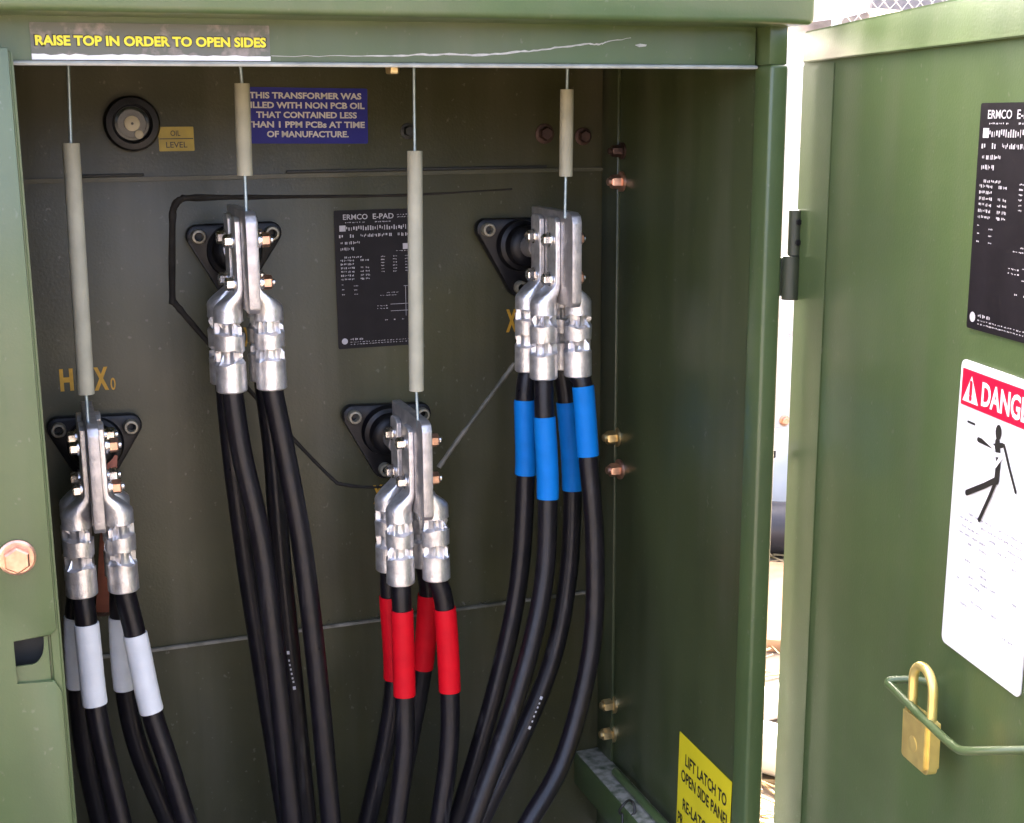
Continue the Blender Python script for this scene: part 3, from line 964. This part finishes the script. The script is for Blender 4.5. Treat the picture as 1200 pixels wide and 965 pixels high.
# bare black terminal
cable('bare', -1, 0, [(283, 530), (307, 640), (325, 790), (342, 965)], None, 'thick front left black cable on the terminal without coloured tape', depth_end=1.49)
cable('bare', 1, 0, [(334, 530), (354, 640), (372, 790), (388, 965)], None, 'rightmost plain black cable on the terminal without coloured tape', depth_end=1.49)
cable('bare', -1, 1, [(272, 530), (286, 640), (304, 760), (336, 965)], None, 'leftmost plain black cable, rear left on the untaped terminal', depth_end=1.59)
cable('bare', 1, 1, [(320, 530), (328, 640), (343, 790), (360, 965)], None, 'plain black cable with small white jacket printing, rear right', depth_end=1.56,
      print_at=[(337, 757), (338, 766), (339, 771), (340, 776), (341, 781), (342, 786), (343, 790), (344, 797)])
# red terminal
cable('red', -1, 0, [(471, 713), (474, 812), (474, 880), (464, 965)], (713, 811, M_RED), 'front left red-taped cable, second from left of the red-taped four', depth_end=1.50)
cable('red', 1, 0, [(521, 711), (527, 808), (526, 880), (515, 965)], (711, 807, M_RED), 'rightmost red-taped cable, front right on the lower middle terminal', depth_end=1.50)
cable('red', -1, 1, [(457, 699), (462, 795), (452, 870), (430, 965)], (698, 795, M_RED), 'leftmost red-taped cable, tucked behind the front left one', depth_end=1.58)
cable('red', 1, 1, [(502, 697), (495, 787), (482, 860), (462, 965)], (697, 786, M_RED), 'rear red-taped cable slanting left between the two front ones', depth_end=1.60)
# blue terminal
cable('blue', -1, 0, [(638, 487), (642, 581), (636, 690), (606, 815), (553, 965)], (487, 580, M_BLUE), 'front left blue-taped cable with the lowest hanging tape', depth_end=1.46)
cable('blue', 1, 0, [(683, 452), (689, 532), (697, 640), (693, 760), (662, 885), (619, 965)], (451, 531, M_BLUE), 'rightmost blue-taped cable bowing out toward the right wall', depth_end=1.45)
cable('blue', -1, 1, [(615, 468), (616, 555), (608, 680), (583, 800), (535, 965)], (468, 555, M_BLUE), 'leftmost blue-taped cable, rear left on the upper right terminal', depth_end=1.55)
cable('blue', 1, 1, [(664, 470), (671, 573), (664, 690), (638, 800), (563, 965)], (470, 573, M_BLUE), 'rear right blue-taped cable between the two front blue-taped ones', depth_end=1.54,
      print_at=[(637, 811), (635, 817), (633, 822), (631, 827), (629, 832), (627, 838), (624, 845)])

# ------------------------------------------------------------------ wires with plastic sleeves hanging over the terminals
def hanging(key, top, s0, s1, bot, r, label):
    Y = YF + .022
    a, b, c, d = (PY(x, y, Y) for x, y in (top, s0, s1, bot))
    up = a + (a - b).normalized() * ((Z_TOP - .0355 - a.z) / (a - b).normalized().z)
    t = thing('sleeved_wire', label, 'wire', up, 'sleeved wires over the terminals')
    tube('wire', [up - up, b - up, c - up, d - up], .0018, M_WIRE, t, 10)
    ax = (c - b)
    bm = bmesh.new()
    ln = ax.length
    add_lathe(bm, b - up, ax, [(0.002, .0030), (0, .0032), (0, r * .97), (.001, r), (ln * .5, r * 1.01), (ln - .001, r), (ln, r * .97), (ln, .0032), (ln - .002, .003)], 24)
    finish(bm, 'sleeve', M_SLEEVE, t, 40)
hanging('white', (80, 80), (83, 168), (101, 462), (104, 508), .0088, 'long pale sleeve on a wire above the leftmost terminal')
hanging('bare', (282, 80), (283.5, 98), (287, 206), (289, 256), .0083, 'short pale sleeve on a wire beside the blue label')
hanging('red', (485, 80), (486, 177), (488, 458), (490, 502), .0087, 'long pale sleeve on a wire in the middle, over the red-taped terminal')
hanging('blue', (665, 80), (664.5, 105), (663, 207), (662, 256), .0080, 'short pale sleeve on a wire over the blue-taped terminal')

# ------------------------------------------------------------------ open door
DA = R(8.0)
DN = Vector((-math.cos(DA), math.sin(DA), 0))       # normal of the inside face
DS = Vector((-math.sin(DA), -math.cos(DA), 0))      # from hinge towards the free edge
H = PY(933, 300, D); H.z = 0
def DP(px, py, off=0.0):
    return onplane(px, py, H + DN * off, DN)
def dl(p):                                          # door coordinates of a point: along, height
    return ((p - H).dot(DS), p.z)
def DQ(s, z, off=0.0):
    return H + DS * s + DN * off + Vector((0, 0, z))
door = thing('cabinet_door', 'open green steel cabinet door with signs at the right edge', 'door', DQ(0, Z_BOT, 0))
DB = Vector(door.location)
def dpart(bm, name, mat, parent=None, sm=40):
    bmesh.ops.translate(bm, verts=bm.verts[:], vec=-DB)
    return finish(bm, name, mat, parent or door, sm)
def build_door():
    S1 = .62
    (su0, zu0), (su1, zu1) = dl(DP(940, 38)), dl(DP(1200, -19))
    (sl0, zl0), (sl1, zl1) = dl(DP(941, 70, .005)), dl(DP(1200, 38, .005))
    zu = lambda s: zu0 + (zu1 - zu0) * (s - su0) / (su1 - su0)
    zl = lambda s: zl0 + (zl1 - zl0) * (s - sl0) / (sl1 - sl0)
    bm = bmesh.new()
    add_prism(bm, [DQ(0, Z_BOT), DQ(S1, Z_BOT), DQ(S1, zu(S1)), DQ(0, zu(0))], DN * -.003)
    bmesh.ops.bevel(bm, geom=bm.edges[:], offset=.001, segments=2, affect='EDGES')
    dpart(bm, 'panel', M_GREEN)
    # top lip: sloping strip whose lower edge stands proud
    bm = bmesh.new()
    a0, a1 = DQ(0.001, zu(0) - .001, .001), DQ(S1, zu(S1) - .001, .001)
    b0, b1 = DQ(sl0, zl(sl0), .005), DQ(S1, zl(S1), .005)
    c0, c1 = DQ(sl0, zl(sl0) - .003, .005), DQ(S1, zl(S1) - .003, .005)
    e0, e1 = DQ(0.001, zl(0) - .003, .001), DQ(S1, zl(S1) - .003, .001)
    p, q = vs(bm, [a0, b0, c0, e0]), vs(bm, [a1, b1, c1, e1])
    bm.faces.new(p); bm.faces.new(list(reversed(q)))
    for i in range(4):
        bm.faces.new((p[i], q[i], q[(i + 1) % 4], p[(i + 1) % 4]))
    bmesh.ops.bevel(bm, geom=bm.edges[:], offset=.001, segments=2, affect='EDGES')
    dpart(bm, 'top_lip', M_GREEN)
    # hinge stile: raised strip along the hinge side
    sw = dl(DP(977, 120))[0]
    bm = bmesh.new()
    add_prism(bm, [DQ(.0015, Z_BOT + .004, .0005), DQ(sw, Z_BOT + .004, .0005), DQ(sw, zl(sw) - .006, .0005), DQ(.0015, zl(0) - .006, .0003)], DN * .0009)
    bmesh.ops.bevel(bm, geom=bm.edges[:], offset=.0003, segments=2, affect='EDGES')
    dpart(bm, 'hinge_stile', M_GREEN)
    bm = bmesh.new()
    add_prism(bm, [DQ(S1 - .03, Z_BOT + .004, .0005), DQ(S1 - .001, Z_BOT + .004, .0005), DQ(S1 - .001, zl(S1) - .006, .0005), DQ(S1 - .03, zl(S1) - .006, .0005)], DN * .02)
    dpart(bm, 'free_stile', M_GREEN)
build_door()

def door_flat(p0, p1, pb):
    """rectangle on the door from two image points on its top edge and one on its lower left corner"""
    a, b, c = DP(*p0, .0006), DP(*p1, .0006), DP(*pb, .0006)
    ux = (b - a).normalized()
    uy = Vector((0, 0, -1)); uy = (uy - ux * uy.dot(ux)).normalized()
    f = Flat(a, ux, uy, (b - a).length, (c - a).dot(uy))
    f.n = Vector(DN)
    f.o = f.o - DB
    return f
def door_signs():
    # black plate; only its left part is in view
    a, b = DP(1150, 120), DP(1134, 384)
    f = door_flat((1151, 121), (1200, 120), (1135, 384))
    f.w = f.h * .67
    nameplate(f, door)
    # danger sign
    f = door_flat((1129, 420), (1200, 445), (1104, 750))
    # width from its lower right corner
    r = DP(1197, 812, .0006) - DB
    f.w = (r - f.o).dot(f.ux)
    o = f.sheet('danger_sign', M_SIGN, door, .006, .0012)
    L = .0017
    def fr(px, py):
        q = DP(px, py, .0006) - DB - f.o
        return (q.dot(f.ux) / f.w, q.dot(f.uy) / f.h)
    bm = bmesh.new()
    f.add_bar(bm, .03, .97, .028, .150, L)
    ink(bm, 'red_band', M_SIGNRED, o)
    bm = bmesh.new()
    f.add_text(bm, 'DANGER', .29, .94, .050, .130, L + .0004, .03)
    f.add_poly(bm, [(.155, .045), (.255, .135), (.055, .135)], L + .0004)
    ink(bm, 'danger_lettering', M_SIGN, o)
    bm = bmesh.new()
    f.add_stroke(bm, [(.155, .068), (.155, .105)], .004, L + .0007)
    f.add_stroke(bm, [(.155, .118), (.155, .121)], .004, L + .0007)
    ink(bm, 'alert_mark', M_SIGNRED, o)
    # struck figure
    bm = bmesh.new()
    k = lambda x, y: fr(1000 + x / 1.787, 400 + y / 1.787)
    hx, hy = k(308, 191)
    f.add_poly(bm, [(hx + .036 * math.cos(t), hy + .042 * f.w / f.h * math.sin(t) * 1.25) for t in (2 * math.pi * i / 16 for i in range(16))], L)
    th = .0050
    f.add_stroke(bm, [k(266, 206), k(296, 220), k(316, 218)], th * .85, L)
    f.add_stroke(bm, [k(306, 212), k(308, 250), k(304, 292)], th * 1.35, L + .0001)
    f.add_stroke(bm, [k(320, 218), k(330, 262), k(344, 316)], th * .6, L + .0002)
    f.add_stroke(bm, [k(304, 290), k(280, 302), k(242, 317)], th * 1.0, L + .0003)
    f.add_stroke(bm, [k(304, 292), k(290, 326), k(268, 374)], th * .8, L + .0004)
    f.add_stroke(bm, [k(244, 168), k(258, 174)], th * .4, L)
    ink(bm, 'struck_figure', M_INK, o)
    bm = bmesh.new()
    f.add_stroke(bm, [k(272, 196), k(300, 222), k(296, 236), k(318, 240), k(302, 262)], .0035, L + .0008)
    ink(bm, 'lightning_bolt', M_SIGN, o)
    # small warning text, too fine to read
    bm = bmesh.new()
    rnd = random.Random(11)
    for j, y in enumerate((.50, .525, .55, .575, .60, .66, .685, .71, .735, .79, .815, .84)):
        x = .12 + .05 * rnd.random()
        while x < .86:
            w = rnd.uniform(.03, .10)
            if rnd.random() < (.7 if j < 4 else .3):
                nl = max(2, int(w / .014))
                for q in range(nl):
                    f.add_bar(bm, x + w * q / nl, x + w * (q + rnd.uniform(.4, .8)) / nl, y + rnd.choice((0, .0015)), y + .0075 - rnd.choice((0, .002)), L)
            x += w + .025
    ink(bm, 'small_print', M_FAINT, o)['kind'] = 'stuff'
door_signs()

def latch_and_lock():
    # bail of round rod standing off the door
    pts = [DP(1098, 803, .0), DP(1076, 797, .012), DP(1047, 797, .030), DP(1041, 801, .034), DP(1048, 808, .034), DP(1090, 850, .034), DP(1117, 874, .034), DP(1130, 880, .032), DP(1160, 880, .022), DP(1215, 879, .0)]
    pth = smooth_path([p - DB for p in pts], 6)
    tube('latch_rod', pth, .0036, M_GREEN, door, 14)
    # padlock hangs on the rod
    c = DP(1079, 866, .030)
    t = thing('padlock', 'brass padlock hanging from the bent rod on the open door', 'padlock', c)
    ux, uz = DS.copy(), Vector((0, 0, 1))
    tl = R(-2.0)
    ux, uz = ux * math.cos(tl) - uz * math.sin(tl), uz * math.cos(tl) + ux * math.sin(tl)
    def W(a, b, n): return ux * a + uz * b + DN * n
    sw = (DP(1094, 860, .03) - DP(1064, 860, .03)).length / 2
    hh = (DP(1079, 834, .03) - DP(1079, 898, .03)).length / 2
    bm = bmesh.new()
    ol = []
    for cx, cy, a0 in ((sw - .005, hh - .004, 0), (-sw + .005, hh - .004, 90), (-sw + .008, -hh + .006, 180), (sw - .008, -hh + .006, 270)):
        rr = .004 if cy > 0 else .007
        for k in range(5):
            a = R(a0 + 90 * k / 4)
            ol.append(W(cx + rr * math.cos(a), cy + rr * math.sin(a), -.0075))
    add_prism(bm, ol, DN * .015)
    bmesh.ops.bevel(bm, geom=[e for e in bm.edges if abs((e.verts[0].co - e.verts[1].co).normalized().dot(DN)) < .5], offset=.0035, segments=4, affect='EDGES')
    b = finish(bm, 'lock_body', M_LOCK, t, 40)
    r = sw * .72
    top = (DP(1079, 779, .03) - DP(1079, 834, .03)).length
    arc = [W(-r, hh - .004, 0), W(-r, hh + top - r * 1.2, 0)] + [W(-r * math.cos(R(a)), hh + top - r * 1.05 + r * math.sin(R(a)), 0) for a in range(20, 161, 20)] + [W(r, hh + top - r * 1.2, 0), W(r, hh - .004, 0)]
    tube('shackle', smooth_path(arc, 4), .0042, M_LOCK, t, 16)
    bm = bmesh.new()
    add_lathe(bm, W(0, -.004, .0073), DN, [(0, .007), (.0004, .007), (.0006, .0062)], 20)
    finish(bm, 'maker_disc', M_LOCK, b, 30)
latch_and_lock()

# ------------------------------------------------------------------ what shows past the door: crate, hose, wood, litter, fence
def background():
    def G(px, py):
        return PZ(px, py, 0)
    # white board crate with lettering
    a = G(925, 602)
    Yc = a.y
    zt = PY(928, 59, Yc).z
    x0, x1 = a.x - .55, a.x + .9
    t = thing('white_crate', 'tall white crate standing behind the cabinet, lettered on its side', 'crate', (a.x, Yc, 0))
    b = Vector(t.location)
    n = 5
    hgt = zt / n
    for k in range(n):
        box('board', Vector((x0, Yc, k * hgt + .0004)) - b, Vector((x1, Yc + .35, (k + 1) * hgt - (.0004 if k < n - 1 else 0))) - b, M_PLAST, t, .0006)
    f = Flat(PY(916, 366, Yc - .002) - b, Vector((.55, 0, -.83)), Vector((-.83, 0, -.55)), .085, .026)
    f.n = Vector((0, -1, 0))
    bm = bmesh.new(); f.add_text(bm, 'PUR', 0, 1, 0, 1, .001, 0)
    ink(bm, 'lettering', M_PRINT, t)
    bm = bmesh.new(); bolt_mesh(bm, PY(919, 493, Yc) - b, (0, -1, 0), .011, .01); finish(bm, 'knob', M_BRONZE, t, 30)
    # dark hose on the ground in front of the crate
    p = G(920, 655)
    pts = [Vector((p.x - .5, p.y + .12, .075)), Vector((p.x - .15, p.y + .10, .075)), Vector((p.x, p.y + .04, .072)), Vector((p.x + .3, p.y - .12, .075)), Vector((p.x + .6, p.y - .16, .075))]
    h = tube('drain_hose', smooth_path(pts, 8), .07, M_HOSE, None, 18); tag(h, 'thick dark hose lying in front of the white crate', 'hose')
    # plank
    q0, q1 = G(915, 672), G(905, 765)
    d = (q1 - q0).normalized(); s = Vector((d.y, -d.x, 0)) * .09
    w = prism('wood_plank', [q0 - s, q1 - s, q1 + s, q0 + s], (0, 0, .03), M_WOOD, None, .003); tag(w, 'short tan wood plank on the dirt below the hose', 'plank')
    # white pipes
    for k, (py, ang, ln, r, lab) in enumerate(((842, 12, .5, .032, 'upper white plastic pipe lying on straw behind the door gap'), (905, -55, .45, .045, 'lower white plastic pipe lying nearest the cabinet'))):
        c = G(905 if k == 0 else 898, py)
        v = Vector((math.cos(R(ang)), math.sin(R(ang)), 0)) * ln / 2
        bm = bmesh.new()
        add_lathe(bm, c - v + Vector((0, 0, r + .002)), v, [(.004, r * .85), (0, r * .86), (0, r), (ln, r), (ln, r * .86), (ln - .004, r * .85)], 20)
        o = finish(bm, 'plastic_pipe', M_PLAST, None, 40); tag(o, lab, 'pipe')
    # litter of straw, twigs and chips over the dirt
    bm = bmesh.new()
    for k in range(1500):
        x = random.uniform(.9, 2.4); y = random.uniform(1.2, 3.1)
        a = random.uniform(0, math.pi); l = random.uniform(.02, .09); r = random.uniform(.001, .004)
        dv = Vector((math.cos(a), math.sin(a), random.uniform(-.1, .15))) * l
        c = Vector((x, y, random.uniform(.003, .02)))
        sv = Vector((-dv.y, dv.x, 0)).normalized() * r
        up = Vector((0, 0, r))
        add_hexa(bm, [c - dv - sv, c + dv - sv, c + dv + sv, c - dv + sv, c - dv - sv + up, c + dv - sv + up, c + dv + sv + up, c - dv + sv + up])
    o = finish(bm, 'straw_litter', M_STRAW)
    o['kind'] = 'stuff'; o['label'] = 'dry straw and wood chips scattered on the dirt'; o['category'] = 'litter'
    # white tank on the bank
    Yt = 9.0
    a, c = PY(953, 24, Yt), PY(1021, 12, Yt)
    w = box('white_tote', (a.x - .1, Yt, a.z - .6), (c.x, Yt + .6, a.z + .5), M_PLAST, None, .03, 3)
    tag(w, 'white plastic tote on the dirt bank above the door top', 'tote')
    # chain-link fence
    Yf = 6.2
    t = thing('chain_link_fence', 'galvanised chain-link fence in the distance above the door', 'fence', (3, Yf, 0))
    b = Vector(t.location)
    x0, x1, zt = PY(985, 5, Yf).x, 7.2, 2.1
    bm = bmesh.new()
    st = .075
    k = x0 - zt
    while k < x1:
        for sg in (1, -1):
            s0, s1 = (k, 0.02), (k + zt, zt)
            if sg < 0: s0, s1 = (k, zt), (k + zt, .02)
            pa, pb = Vector((s0[0], Yf, s0[1])), Vector((s1[0], Yf + .006 * sg, s1[1]))
            dv = pb - pa
            t0, t1 = max(0, (x0 - pa.x) / dv.x), min(1, (x1 - pa.x) / dv.x)
            if t1 > t0:
                add_tube(bm, [pa + dv * t0 - b, pa + dv * t1 - b], .0022, 4)
        k += st
    finish(bm, 'wire_mesh', M_GALV, t)
    for x in (x0, 5.6, 7.2):
        lathe('post', Vector((x, Yf + .03, 0)) - b, (0, 0, 1), [(0, .025), (2.15, .025), (2.18, .01)], M_GALV, t, 14)
    lathe('top_rail', Vector((x0, Yf + .005, zt)) - b, (1, 0, 0), [(0, .02), (x1 - x0, .02)], M_GALV, t, 12)
    # grey wall far behind
    w = box('block_wall', (PY(1022, 5, 14).x, 14, 0), (22, 14.3, 3.4), M_BLOCK, None, .01)
    tag(w, 'grey block wall far behind the chain-link fence', 'wall')
background()
